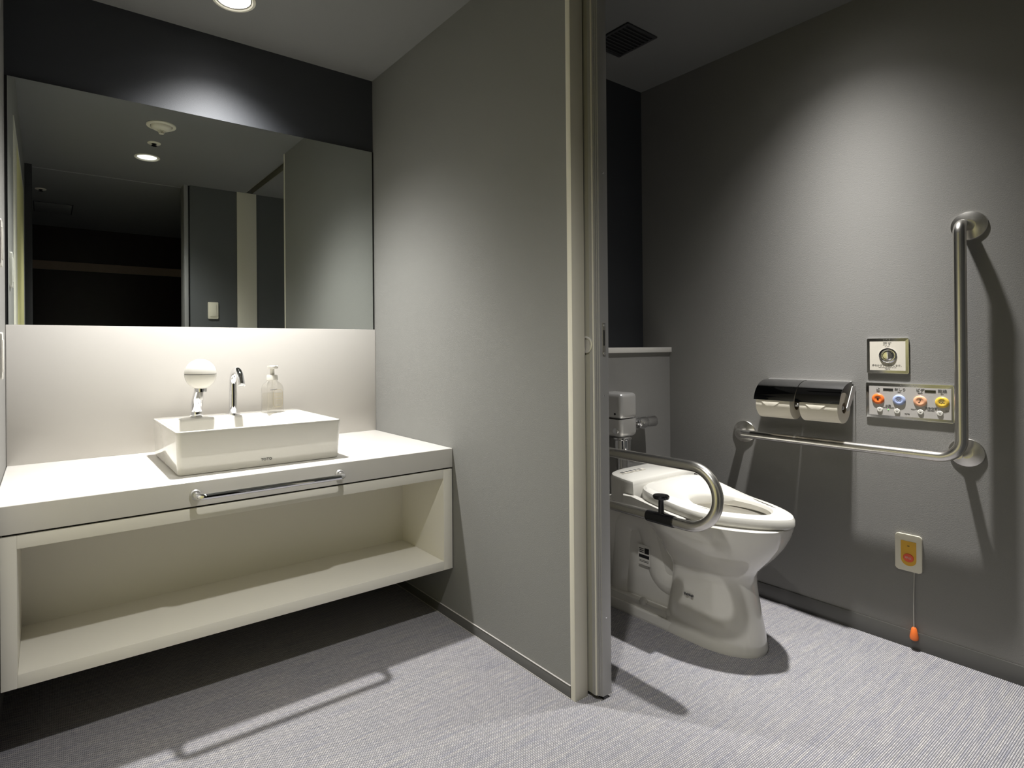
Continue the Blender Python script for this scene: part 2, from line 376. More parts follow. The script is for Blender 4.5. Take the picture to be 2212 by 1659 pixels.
b = B(); lathe(b, (.585, 2.12, .7275), (0, 0, 1), [(0, .024), (.003, .024), (.004, .020), (.002, .006)], 32); t.part('drain', b, M['chrome'])

# gooseneck tap
fx, fy, fz = .611, 2.332, .8255
t = Thing('faucet', 'chrome gooseneck tap curving forward over the basin', 'tap', (fx, fy, fz))
b = B(); lathe(b, (fx, fy, fz), (0, 0, 1), [(0, .0285), (.0025, .0285), (.004, .026), (.005, .014)], 36); t.part('base_flange', b, M['chrome'])
path = [Vector((fx, fy, fz + .004)), Vector((fx, fy, fz + .06)), Vector((fx, fy, fz + .11))]
R = .058
for i in range(1, 17):
    a = i / 16 * math.radians(158); path.append(Vector((fx, fy - R + R * math.cos(a), fz + .118 + R * math.sin(a))))
d = (path[-1] - path[-2]).normalized(); path.append(path[-1] + d * .022)
b = B(); tube(b, path, [.0158, .0152, .0148] + [.0148 - .0012 * i / 16 for i in range(17)], 28); sp = t.part('spout', b, M['chrome'])
b = B(); lathe(b, path[-1], d, [(-.003, .0142), (.001, .0142), (.002, .0120), (.002, .0095), (.0005, .0092), (.0005, .004)], 28); t.part('nozzle', b, M['satin'])

# globe dispenser
gx, gy = .474, 2.332
t = Thing('soap_dispenser', 'white globe dispenser on a bent chrome neck at the left of the basin', 'soap dispenser', (gx, gy, fz))
b = B(); lathe(b, (gx, gy, fz), (0, 0, 1), [(0, .0225), (.002, .0235), (.020, .0225), (.0225, .021), (.023, .017)], 36); t.part('base_collar', b, M['chrome'])
nk = rounded_path([(gx, gy, fz + .018), (gx + .001, gy - .012, fz + .075), (gx + .003, gy - .055, fz + .116)], .09, 8)
b = B(); tube(b, nk, [.0215 - .0045 * i / (len(nk) - 1) for i in range(len(nk))], 28); t.part('neck', b, M['chrome'])
hx, hy = gx + .003, gy - .062
b = B(); lathe(b, (hx, hy, fz + .098), (0, 0, 1), [(0, .016), (.002, .0225), (.014, .0235), (.0165, .021), (.0165, .015)], 36); t.part('head_collar', b, M['chrome'])
b = B(); box(b, hx - .006, hx + .006, hy - .018, hy - .010, fz + .070, fz + .099, .003); t.part('outlet', b, M['satin'])
gc = Vector((hx, hy, .991)); gr = .0565
b = B(); lathe(b, gc, (0, 0, 1), [(gr * math.sin(a), gr * math.cos(a)) for a in [math.radians(x) for x in (-75, -68, -60, -50, -40, -30, -20, -12, -6, -1.2)]] + [(-.0008, gr * .985), (.0008, gr * .985)] +
              [(gr * math.sin(a), gr * math.cos(a)) for a in [math.radians(x) for x in (1.2, 3, 8, 16, 25, 35, 45, 55, 65, 75, 83, 88)]], 48)
gl = t.part('globe', b, M['plastic'])
b = B(); lathe(b, gc, (0, 0, 1), [(-.0009, gr * .99), (.0009, gr * .99)], 48); t.part('seam', b, M['ink'], parent=gl)

# soap bottle
bx, by = .758, 2.300
t = Thing('soap_bottle', 'clear square pump bottle of soap on the basin beside the tap', 'soap bottle', (bx, by, fz))
ang = math.radians(14)
def rotz(pts): return [(bx + (x - bx) * math.cos(ang) - (y - by) * math.sin(ang), by + (x - bx) * math.sin(ang) + (y - by) * math.cos(ang)) for x, y in pts]
def sq(w, d, r): return rotz(rrect(bx, by, w, d, r, 5))
b = B(); loft(b, [[(x, y, fz + z) for x, y in sq(w, d, r)] for z, w, d, r in ((0, .070, .050, .006), (.003, .075, .055, .007), (.020, .075, .055, .007), (.098, .074, .054, .007), (.112, .070, .050, .012), (.122, .054, .042, .018), (.128, .042, .040, .0195), (.134, .041, .040, .0195))])
bot = t.part('bottle', b, M['clear'], label='clear bottle body')
b = B(); loft(b, [[(x, y, fz + z) for x, y in sq(w, d, r)] for z, w, d, r in ((.012, .066, .046, .006), (.016, .069, .049, .006), (.080, .069, .049, .006))]); t.part('soap_liquid', b, M['soap'], parent=bot)
def lbl(pts, out=.0006):      # onto the tilted front face of the bottle
    f = rotz([(bx + p[0], by - .0275 - out) for p in pts]); return [Vector((f[i][0], f[i][1], fz + pts[i][1])) for i in range(len(pts))]
octo = [(-.013, .024), (.013, .024), (.021, .033), (.021, .083), (.013, .093), (-.013, .093), (-.021, .083), (-.021, .033)]
octo = [(x + .008, z) for x, z in octo]
b = B(); pts = lbl(octo); pts.append(pts[0].copy()); pts.append(pts[1].copy()); tube(b, pts, .0006, 8, False)
for zz, a0, a1, rr in ((.077, -.006, .022, .0007), (.071, .000, .016, .0007), (.058, -.008, .024, .0009), (.048, -.004, .020, .0005), (.043, -.004, .020, .0005), (.038, -.004, .020, .0005)):
    tube(b, lbl([(a0, zz), ((a0 + a1) / 2, zz), (a1, zz)]), rr, 6)
lab = t.part('label_print', b, M['ink_gold'], parent=bot)
b = B(); tube(b, lbl([(-.026, .094), (-.012, .0945), (.004, .095)]), .0011, 6); t.part('label_title', b, M['ink'], parent=bot)
b = B(); lathe(b, (bx, by, fz + .132), (0, 0, 1), [(0, .0225), (.012, .0225), (.017, .021), (.020, .0205), (.021, .012)], 32); t.part('pump_collar', b, M['plastic'])
b = B(); lathe(b, (bx, by, fz + .152), (0, 0, 1), [(0, .009), (.030, .0085)], 24); t.part('pump_stem', b, M['plastic'])
b = B(); prism(b, rotz(rrect(bx, by - .004, .034, .044, .012, 5)), 'z', fz + .178, fz + .190, .004, 3); t.part('pump_head', b, M['plastic'])
b = B(); tube(b, [(bx, by, fz + .01), (bx, by, fz + .13)], .0025, 10); t.part('dip_tube', b, M['clear'])

# ================================================================== CEILING FITTINGS
LP = []
labels = ['recessed downlight in the ceiling near the entrance, seen in the mirror', 'bright recessed downlight in the ceiling over the wash basin', 'recessed downlight in the ceiling over the toilet']
for i, (x, y) in enumerate(DL):
    t = Thing('recessed_downlight', labels[i], 'downlight', (x, y, H), 'recessed ceiling downlights')
    b = B(); lathe(b, (x, y, H), (0, 0, -1), [(-.006, .0655), (-.002, .0655), (0, .079), (.002, .079), (.0045, .076), (.0045, .0685), (.0, .0645), (-.004, .0640), (-.006, .0640)], 56, caps=False); t.part('trim_ring', b, M['cream'])
    b = B(); lathe(b, (x, y, H + .0005), (0, 0, 1), [(0, .0648), (.006, .0640), (.006, .0610), (.0005, .0605)], 56, caps=False); t.part('dark_gap_ring', b, M['black_gap'])
    b = B(); lathe(b, (x, y, H + .001), (0, 0, 1), [(0, .0606), (.02, .059), (.05, .052), (.07, .044), (.078, .040)], 56, caps=False); t.part('reflector', b, M['reflector'])
    b = B(); lathe(b, (x, y, H + .060), (0, 0, 1), [(0, .046), (.006, .046)], 40); t.part('lamp_glass', b, M['lamp'])
    LP.append(t)
def spot(th, power, curve, col=(1, .985, .955), rad=.03, z=.036):
    """downlight lamp whose beam follows curve: (angle from straight down in degrees, relative intensity)"""
    l = bpy.data.lights.new('downlight_lamp', 'SPOT'); l.energy = power; l.spot_size = math.radians(150); l.spot_blend = .1; l.color = col; l.shadow_soft_size = rad
    l.use_nodes = True; nt = l.node_tree; em = nt.nodes['Emission']; N = nt.nodes.new; L = nt.links.new
    tc = N('ShaderNodeTexCoord'); sp = N('ShaderNodeSeparateXYZ'); L(tc.outputs['Normal'], sp.inputs[0])
    m1 = N('ShaderNodeMath'); m1.operation = 'MULTIPLY'; m1.inputs[1].default_value = -1; L(sp.outputs['Z'], m1.inputs[0])
    m2 = N('ShaderNodeMath'); m2.operation = 'ARCCOSINE'; L(m1.outputs[0], m2.inputs[0])
    m3 = N('ShaderNodeMath'); m3.operation = 'DIVIDE'; m3.inputs[1].default_value = PI / 2; L(m2.outputs[0], m3.inputs[0])
    rp = N('ShaderNodeValToRGB'); L(m3.outputs[0], rp.inputs['Fac']); cr = rp.color_ramp; cr.interpolation = 'B_SPLINE'
    for i, (a, v) in enumerate(curve):
        e = cr.elements[i] if i < 2 else cr.elements.new(a / 90)
        e.position = a / 90; e.color = (v, v, v, 1)
    L(rp.outputs['Color'], em.inputs['Strength'])
    o = bpy.data.objects.new('downlight_lamp', l); C.objects.link(o); o.parent = th.o; o.location = (0, 0, z)
WIDE = [(0, 1), (10, .98), (20, .92), (29, .74), (36, .42), (42, .17), (48, .045), (55, 0)]
NARROW = [(0, 1), (10, .92), (14, .77), (17, .56), (20, .40), (25, .20), (31, .085), (38, .02), (48, 0)]
spot(LP[0], 135, WIDE)
spot(LP[1], 315, WIDE)
spot(LP[2], 425, NARROW)

cx, cy = .562, 1.300
t = Thing('smoke_detector', 'round cream smoke detector on the ceiling, seen in the mirror', 'smoke detector', (cx, cy, H))
b = B(); lathe(b, (cx, cy, H), (0, 0, -1), [(0, .079), (.004, .0795), (.007, .077), (.008, .060), (.003, .058)], 48, caps=False); t.part('base_ring', b, M['plate'])
b = B(); lathe(b, (cx, cy, H), (0, 0, -1), [(0, .055), (.012, .055), (.020, .050), (.027, .036), (.029, .020), (.0295, .002)], 48); t.part('body', b, M['plate'])
b = B(); lathe(b, (cx, cy, H - .050), (0, 0, 1), [(0, .003), (.001, .012), (.004, .013)], 24)
for i in range(6):
    a = i / 6 * 2 * PI; tube(b, [(cx + .020 * math.cos(a), cy + .020 * math.sin(a), H - .028), (cx + .012 * math.cos(a), cy + .012 * math.sin(a), H - .048)], .0016, 8)
t.part('sensor_cage', b, M['plate'])
b = B(); lathe(b, (cx + .012, cy - .028, H - .0265), (0, -.35, -1), [(0, .006), (.0015, .0055), (.0015, .0035), (.0005, .003)], 20); t.part('indicator_ring', b, M['amber'])
def sprinkler(x, y, label):
    t = Thing('sprinkler_head', label, 'sprinkler', (x, y, H), 'ceiling sprinklers')
    b = B(); lathe(b, (x, y, H), (0, 0, -1), [(0, .0385), (.003, .0385), (.005, .036), (.006, .016), (.003, .014)], 36); t.part('cover_plate', b, M['plate'])
    b = B(); lathe(b, (x, y, H - .004), (0, 0, -1), [(0, .014), (.004, .014), (.006, .008), (.014, .007)], 24)
    for i in range(8):
        a = i / 8 * 2 * PI; box(b, x + .012 * math.cos(a) - .004, x + .012 * math.cos(a) + .004, y + .012 * math.sin(a) - .004, y + .012 * math.sin(a) + .004, H - .019, H - .016)
    lathe(b, (x, y, H - .016), (0, 0, -1), [(0, .014), (.0025, .014)], 20); t.part('deflector', b, M['black'])
sprinkler(.571, .967, 'sprinkler on a cream plate between smoke detector and downlight, seen in the mirror')
sprinkler(-.025, -.652, 'sprinkler on the dark hall ceiling beyond the doorway, seen in the mirror')
t = Thing('access_hatch', 'square hatch flush in the dark hall ceiling, seen in the mirror', 'hatch', (.06, -1.34, H))
b = B(); box(b, -.075, .205, -1.545, -1.135, H - .003, H, .001); t.part('hatch_panel', b, M['ceiling'])
b = B()
for (a0, a1, c0, c1) in ((-.083, .213, -1.553, -1.547), (-.083, .213, -1.133, -1.127), (-.083, -.077, -1.547, -1.133), (.207, .213, -1.547, -1.133)): box(b, a0, a1, c0, c1, H - .002, H)
t.part('hatch_frame', b, M['black_gap'])
t = Thing('exhaust_vent', 'dark square exhaust grille in the ceiling of the toilet bay', 'vent', (2.035, 1.555, H))
b = B(); 
for (a0, a1, c0, c1) in ((1.937, 2.134, 1.456, 1.470), (1.937, 2.134, 1.638, 1.652), (1.937, 1.951, 1.470, 1.638), (2.120, 2.134, 1.470, 1.638)): box(b, a0, a1, c0, c1, H - .008, H, .002)
t.part('vent_frame', b, M['vent'])
b = B(); box(b, 1.951, 2.120, 1.470, 1.638, H - .002, H); t.part('vent_backing', b, M['black_gap'])
for i in range(9):
    y = 1.480 + i * .0185; b = B(); box(b, 1.951, 2.120, y, y + .007, H - .007, H - .003); t.part('slat', b, M['vent'])

# ================================================================== TOILET
TX = 2.055
t = Thing('toilet', 'white ceramic toilet with a washing seat, standing before the pipe casing', 'toilet', (TX, 1.3, 0))
def oval(yf, yb, hw, z, n=2.0, N=72, nb=None):
    nb = nb or (7 if z < .25 else 7 - (min(z, .35) - .25) / .1 * 4.4)
    yc = yf + (yb - yf) * .52; out = []
    for i in range(N):
        a = 2 * PI * i / N; c, s = math.cos(a), math.sin(a); e = n if s < 0 else nb
        out.append((TX + hw * math.copysign(abs(c) ** (2 / (2.15 if s < 0 else nb)), c), yc + (yc - yf if s < 0 else yb - yc) * math.copysign(abs(s) ** (2 / e), s), z))
    return out
b = B()
prof = [(0, 1.004, 1.33, .121), (.012, 1.002, 1.33, .123), (.06, 1.008, 1.325, .119), (.12, 1.020, 1.315, .114), (.18, 1.030, 1.305, .110), (.23, 1.037, 1.30, .109), (.262, 1.038, 1.30, .112), (.285, 1.026, 1.31, .124), (.31, 1.002, 1.33, .142),
        (.345, .972, 1.36, .165), (.385, .945, 1.40, .185), (.42, .928, 1.44, .196), (.448, .919, 1.47, .201), (.459, .917, 1.48, .201), (.462, .920, 1.478, .198)]
rings = [oval(yf, yb, hw, z) for z, yf, yb, hw in prof]
rings += [oval(1.00, 1.30, .120, .462), oval(1.005, 1.295, .115, .45), oval(1.03, 1.28, .10, .38), oval(1.08, 1.24, .07, .30), oval(1.13, 1.20, .03, .26)]
loft(b, rings)
bowl = t.part('bowl', b, M['ceramic'])
b = B()                                                     # rear body: base plate, ribs and trapway in one casting
prism(b, rrect(TX, 1.42, .238, .42, .03), 'z', 0, .040, .008, 3); prism(b, rrect(TX, 1.43, .216, .40, .03), 'z', .03, .066, .010, 3)
box(b, TX - .075, TX + .075, 1.22, 1.62, .05, .42, .03, 4)
tube(b, rounded_path([(TX, 1.24, .17), (TX, 1.36, .15), (TX, 1.43, .38), (TX, 1.53, .36), (TX, 1.56, .05)], [.06, .05, .05], 8), [.085] * 29, 28)
box(b, TX - .15, TX + .15, 1.36, 1.60, .405, .462, .03, 4)
t.part('rear_body', b, M['ceramic'])
for y in (1.418, 1.300):
    b = B(); lathe(b, (TX - .1, y, .060), (-.25, 0, 1), [(0, .0165), (.010, .0155), (.020, .011), (.0245, .004)], 24); t.part('bolt_cap', b, M['plastic'])
def seat_ring(yf, yb, hw, z0, z1, n=1.72):
    out = []
    N = 64; yc = yf + .37
    for i in range(N):
        a = 2 * PI * i / N; c, s = math.cos(a), math.sin(a); e = n if s < 0 else 3.2
        y = yc + ((yc - yf) if s < 0 else (yb - yc)) * math.copysign(abs(s) ** (2 / e), s)
        f = max(0, min(1, (y - 1.10) / .30)); f = f * f * (3 - 2 * f)
        out.append((TX + hw * math.copysign(abs(c) ** (2 / e), c), y, z0 + (z1 - z0) * f))
    return out
def inner_ring(k, z, dz):
    out = []
    for i in range(64):
        a = 2 * PI * i / 64; c, s = math.cos(a), math.sin(a)
        y = 1.135 + (.150 + k if s < 0 else .125 + k) * s; f = max(0, min(1, (y - 1.12) / .22)); f = f * f * (3 - 2 * f)
        out.append((TX + (.112 + k) * c, y, z + dz * f))
    return out
b = B()
loft(b, [inner_ring(.010, .466, 0), seat_ring(.912, 1.39, .200, .464, .482), seat_ring(.905, 1.395, .207, .472, .496), seat_ring(.905, 1.395, .207, .488, .528), seat_ring(.910, 1.392, .202, .498, .541), seat_ring(.924, 1.380, .190, .504, .549),
         seat_ring(.945, 1.355, .172, .505, .550), inner_ring(.018, .504, .020), inner_ring(.006, .499, .018), inner_ring(0, .489, .012), inner_ring(.002, .472, 0), inner_ring(.010, .466, 0)], caps=False)
bmesh.ops.remove_doubles(b, verts=b.verts, dist=.0002)
t.part('seat', b, M['seat'], label='glossy white seat ring')
b = B()
def wl(k, z, y0): 
    p = [(TX - .205 + k, y0), (TX - .207 + k, 1.44 - k)]
    for i in range(13):
        a = PI - i / 12 * PI; p.append((TX + (.205 - k) * math.copysign(abs(math.cos(a)) ** .55, math.cos(a)), 1.445 + (.085 - k) * math.sin(a) ** .55))
    p += [(TX + .207 - k, 1.44 - k), (TX + .205 - k, y0)]
    return [(x, y, z + (1.45 - y) * -.10 * (1 if z > .5 else 0)) for x, y in p]
loft(b, [wl(.006, .463, 1.385), wl(.002, .470, 1.382), wl(0, .555, 1.386), wl(.004, .566, 1.390), wl(.012, .571, 1.398)])
w = t.part('washlet_unit', b, M['seat'], label='white washing unit behind the seat')
b = B(); prism(b, rrect(TX - .09, 1.478, .15, .030, .004), 'z', .5735, .5745); t.part('control_strip', b, M['panel_light'], parent=w)
b = B()
for i in range(5): box(b, TX - .155 + i * .027, TX - .140 + i * .027, 1.470, 1.486, .5744, .5752)
t.part('indicator_print', b, M['ink'], parent=w)
b = B(); prism(b, [(1.17, .466), (1.42, .466), (1.42, .512), (1.38, .510), (1.20, .478), (1.17, .472)], 'x', TX - .224, TX - .196, .004, 2); t.part('side_arm', b, M['seat'], parent=w)
b = B(); text_bm(b, 'TOTO', (TX - .1165, 1.215, .168), .0115, '-x', depth=.003, sx=1.15); t.part('lettering', b, M['ink'], smooth=False)
b = B(); sx_ = TX - .0755; box(b, sx_ - .0103, sx_ - .0098, 1.455, 1.49, .19, .255)
b.free()
b = B(); prism(b, rrect(1.425, .245, .055, .080, .003), 'x', TX - .0858, TX - .0853)
st = t.part('care_sticker', b, M['ceramic'])
b = B()
for (y0, y1, za, zb) in ((1.403, 1.423, .252, .274), (1.427, 1.448, .268, .271), (1.427, 1.446, .261, .264), (1.427, 1.448, .254, .257), (1.402, 1.449, .233, .246), (1.405, 1.447, .222, .2235), (1.405, 1.447, .217, .2185)): box(b, TX - .0864, TX - .0857, y0, y1, za, zb)
t.part('sticker_print', b, M['ink_dark'], parent=st)

# flush valve above the toilet
vx, vy = 2.078, 1.612
t = Thing('flush_valve', 'satin metal flush valve box and chrome pipe on the casing behind the toilet', 'flush valve', (vx, YA, .46))
b = B(); box(b, 2.022, 2.135, 1.572, YA, .768, .880, .018, 5, lambda p, q: not (p.y > YA - .01 and q.y > YA - .01)); t.part('valve_cover', b, M['satin'])
b = B(); box(b, 2.022, 2.135, 1.572, YA, .690, .7665, .020, 5, lambda p, q: (p.z < .70 and q.z < .70 and not (p.y > YA - .01 and q.y > YA - .01)) or (abs(p.z - q.z) > .03 and p.y < 1.6)); t.part('valve_body', b, M['satin'])
b = B(); lathe(b, (2.0225, 1.598, .718), (-1, 0, 0), [(-.002, .013), (.006, .013), (.008, .010), (.008, .004)], 24); t.part('side_cap', b, M['chrome'])
b = B(); lathe(b, (2.0216, 1.604, .79), (-1, 0, 0), [(-.002, .005), (.001, .005), (.0015, .003)], 16); t.part('sensor_window', b, M['black'])
b = B(); lathe(b, (vx, vy, .690), (0, 0, -1), [(0, .030), (.006, .042), (.012, .042), (.016, .038), (.060, .037), (.066, .030), (.10, .024), (.20, .0215), (.232, .0215)], 32); t.part('flush_pipe', b, M['chrome'])
b = B(); lathe(b, (vx, vy, .500), (0, 0, -1), [(0, .022), (.006, .034), (.034, .036), (.040, .03)], 32); t.part('spud_nut', b, M['chrome'])
b = B(); tube(b, [(2.13, 1.63, .735), (2.20, 1.63, .735)], .016, 20); lathe(b, (2.155, 1.63, .735), (1, 0, 0), [(0, .028), (.02, .030), (.03, .024), (.034, .018)], 28)
lathe(b, (2.205, 1.63, .735), (1, 0, 0), [(0, .018), (.006, .027), (.04, .031), (.055, .027), (.058, .016)], 28); tube(b, [(2.23, 1.63, .735), (2.23, YA, .735)], .017, 20); sv = t.part('stop_valve', b, M['chrome'])
b = B(); lathe(b, (2.262, 1.63, .735), (1, 0, 0), [(0, .016), (.004, .026), (.060, .029), (.066, .027), (.067, .015), (.060, .012)], 28); t.part('valve_handle', b, M['chrome'], parent=sv)
b = B(); lathe(b, (2.23, YA, .735), (0, -1, 0), [(0, .034), (.004, .033), (.010, .02)], 28); t.part('wall_rosette', b, M['chrome'])

# fold-down rail
fxx = 1.705
t = Thing('folding_grab_rail', 'looped steel support rail reaching out beside the toilet', 'grab rail', (fxx, YA, .6))
za, zb = .6925, .504
yt = .951 + .017
tilt = .011                                                # the loop leans a little
loop = [Vector((fxx, YA - .01, za)), Vector((fxx, yt + .092, za))]
Rr = (za - zb) / 2
for i in range(25):
    a = PI / 2 + i / 24 * PI; loop.append(Vector((fxx, yt + Rr + Rr * math.cos(a), (za + zb) / 2 + Rr * math.sin(a))))
loop[1] = Vector((fxx, yt + Rr + .02, za)); loop += [Vector((fxx, yt + Rr + .02, zb)), Vector((fxx, YA - .01, zb))]
for v in loop: v.x += tilt * (v.z - (za + zb) / 2) / Rr * min(1, (YA - v.y) / .2)
b = B(); tube(b, loop, .0172, 28); t.part('rail', b, M['steel'])
b = B(); prism(b, rrect(fxx, .60, .085, .33, .01), 'y', YA - .012, YA, .002); t.part('wall_plate', b, M['steel'])
for z in (za, zb):
    b = B(); lathe(b, (fxx, YA - .010, z), (0, -1, 0), [(0, .026), (.03, .026), (.034, .020)], 28); t.part('hinge_socket', b, M['steel'])
b = B(); fk = fxx - tilt; tube(b, [(fk, 1.108, zb), (fk, 1.112, zb), (fk, 1.206, zb), (fk, 1.210, zb)], [.0185, .0196, .0196, .0185], 28); ck = t.part('lock_clamp', b, M['black'], label='black clamp on the lower tube')
b = B(); lathe(b, (fk, 1.158, zb + .015), (0, 0, 1), [(0, .0095), (.046, .0085), (.050, .010), (.052, .024), (.056, .0265), (.061, .0265), (.064, .024), (.065, .012)], 32); t.part('lock_knob', b, M['black'], parent=ck, label='black mushroom release knob')

# L-shaped rail on the right wall
rx = XR - .073; by_, tz, hz = .571, 1.474, .7035
t = Thing('corner_grab_rail', 'steel rail bent in an L on the wall beside the toilet', 'grab rail', (XR, .571, .7))
b = B(); tube(b, rounded_path([(XR - .004, by_, tz), (rx, by_, tz), (rx, by_, hz), (rx, 1.312, hz), (XR - .004, 1.312, hz)], [.034, .062, .034], 12), .0172, 28); t.part('rail', b, M['steel'])
b = B(); tube(b, [(XR - .004, by_ + .012, hz + .012), (rx + .004, by_ + .012, hz + .012)], .013, 20); t.part('corner_stub', b, M['steel'])
for y, z in ((by_ - .008, tz), (by_ + .004, hz + .014), (1.312, hz)):
    b = B(); lathe(b, (XR, y, z), (-1, 0, 0), [(0, .0475), (.004, .0475), (.006, .046), (.014, .020), (.014, .0174)], 48); t.part('flange_cover', b, M['steel'])

# paper holder and rolls
t = Thing('toilet_paper_holder', 'twin paper holder with two black metal covers on the wall', 'paper holder', (XR, 1.055, .94))
b = B(); prism(b, rrect(1.055, .905, .305, .074, .004), 'x', XR - .006, XR, .001); t.part('back_plate', b, M['satin'])
rollx, rollz = XR - .072, .8435
for yc in (1.131, .975):
    p0, p1, p2 = (XR - .002, .9405), (XR - .110, .944), (XR - .131, .8605)
    outer = [((1 - q) ** 2 * p0[0] + 2 * q * (1 - q) * p1[0] + q * q * p2[0], (1 - q) ** 2 * p0[1] + 2 * q * (1 - q) * p1[1] + q * q * p2[1]) for q in [k / 16 for k in range(17)]]
    inner = [(x + .0016 * i / 16, z - .0018 * (1 - i / 16) - .0002) for i, (x, z) in enumerate(outer)]
    b = B(); prism(b, outer + inner[::-1], 'y', yc - .0765, yc + .0765, .0006, 1); t.part('cover', b, M['cover'], label='curved black metal cover')
for y in (1.055, .892):
    b = B(); prism(b, [(XR - .004, .925), (XR - .004, .905), (rollx + .008, rollz - .008), (rollx - .006, rollz - .010), (rollx - .012, rollz + .002), (rollx - .004, rollz + .012), (XR - .03, .925)], 'y', y - .0012, y + .0012); t.part('side_arm', b, M['satin'])
for yc in (1.131, .975):
    b = B(); lathe(b, (rollx, yc + .069, rollz), (0, -1, 0), [(0, .006), (.004, .0085), (.134, .0085), (.138, .006)], 20); t.part('spindle', b, M['satin'])
for yc, lb in ((1.1345, 'white paper roll under the left-hand cover of the twin paper holder'), (.9700, 'white paper roll under the right-hand cover, on the side of the button panels')):
    t = Thing('toilet_paper_roll', lb, 'toilet paper', (rollx, yc, rollz), 'toilet paper rolls')
    b = B(); lathe(b, (rollx, yc + .066, rollz), (0, -1, 0), [(0, .0205), (0, .055), (.0015, .0575), (.1305, .0575), (.132, .055), (.132, .0205), (0, .0205)], 48, caps=False); t.part('paper', b, M['paper'])
    b = B(); lathe(b, (rollx, yc + .0655, rollz), (0, -1, 0), [(0, .0204), (.131, .0204), (.131, .0190), (0, .0190), (0, .0204)], 36, caps=False); t.part('core', b, M['card'])
    b = B()                                                 # folded tip of the loose sheet
    def on(y, a): return Vector((rollx + .0584 * math.cos(a), y, rollz + .0584 * math.sin(a)))
    a0, a1 = math.radians(163), math.radians(195); N = 6; rows = []
    for i in range(N + 1):
        f = i / N; a = a0 + (a1 - a0) * f; hw = .042 * (1 - f) + .002; rows.append([on(yc + .008 + hw * s, a) for s in (-1, -.33, .33, 1)])
    V = [[b.verts.new(p) for p in r] for r in rows]
    for A, Bq in zip(V, V[1:]):
        for k in range(3): b.faces.new((A[k], A[k + 1], Bq[k + 1], Bq[k]))
    r = bmesh.ops.extrude_face_region(b, geom=list(b.faces)); bmesh.ops.translate(b, verts=[g for g in r['geom'] if isinstance(g, bmesh.types.BMVert)], vec=(-.0005, 0, 0))
    t.part('folded_tip', b, M['paper'])

# ================================================================== WALL PLATES BESIDE THE TOILET
def oring(bm, y0, y1, z0, z1, w, xa, xb):
    for (a, c, e, f) in ((y0, y1, z0, z0 + w), (y0, y1, z1 - w, z1), (y0, y0 + w, z0 + w, z1 - w), (y1 - w, y1, z0 + w, z1 - w)): box(bm, xa, xb, a, c, e, f)
t = Thing('flush_button_plate', 'square metal-framed flush plate with a round chrome button', 'flush plate', (XR, .789, 1.039))
b = B(); prism(b, rrect(.7895, 1.0392, .1255, .1285, .003), 'x', XR - .0065, XR, .002); t.part('frame', b, M['frame_metal'])
b = B(); prism(b, rrect(.7895, 1.0392, .1075, .1060, .001), 'x', XR - .0071, XR - .0055); t.part('face_panel', b, M['panel_light'])
b = B(); lathe(b, (XR - .0067, .7875, 1.0405), (-1, 0, 0), [(0, .0272), (.002, .0272), (.0045, .0235), (.0045, .0205), (.001, .0175)], 44); ring_ = t.part('button_ring', b, M['chrome'])
b = B(); lathe(b, (XR - .0067, .7875, 1.0405), (-1, 0, 0), [(0, .0172), (.003, .0172), (.0052, .0135), (.0048, .010), (.0044, .001)], 40); t.part('button', b, M['chrome'], parent=ring_)
for tx, z, sz in (('流す', 1.0835, .0135), ('FLUSH', 1.0735, .0048), ('手をかざすと洗浄します。', 1.0045, .0078), ('Hold hand over sensor to flush', .9980, .0042), ('TOTO', .9915, .0056)):
    b = B(); text_bm(b, tx, (XR - .0072, .7895, z), sz, '-x'); t.part('lettering', b, M['ink_pale'], smooth=False)
b = B()
for dy, dz in ((.010, .002), (.010, -.002), (.002, .002), (.004, 0), (-.006, .002), (-.008, .002), (-.008, -.002)): lathe(b, (XR - .0065, .7895 + dy, 1.0978 + dz), (-1, 0, 0), [(0, .0013), (.0008, .001), (.001, .0003)], 8)
t.part('braille_dots', b, M['chrome'])

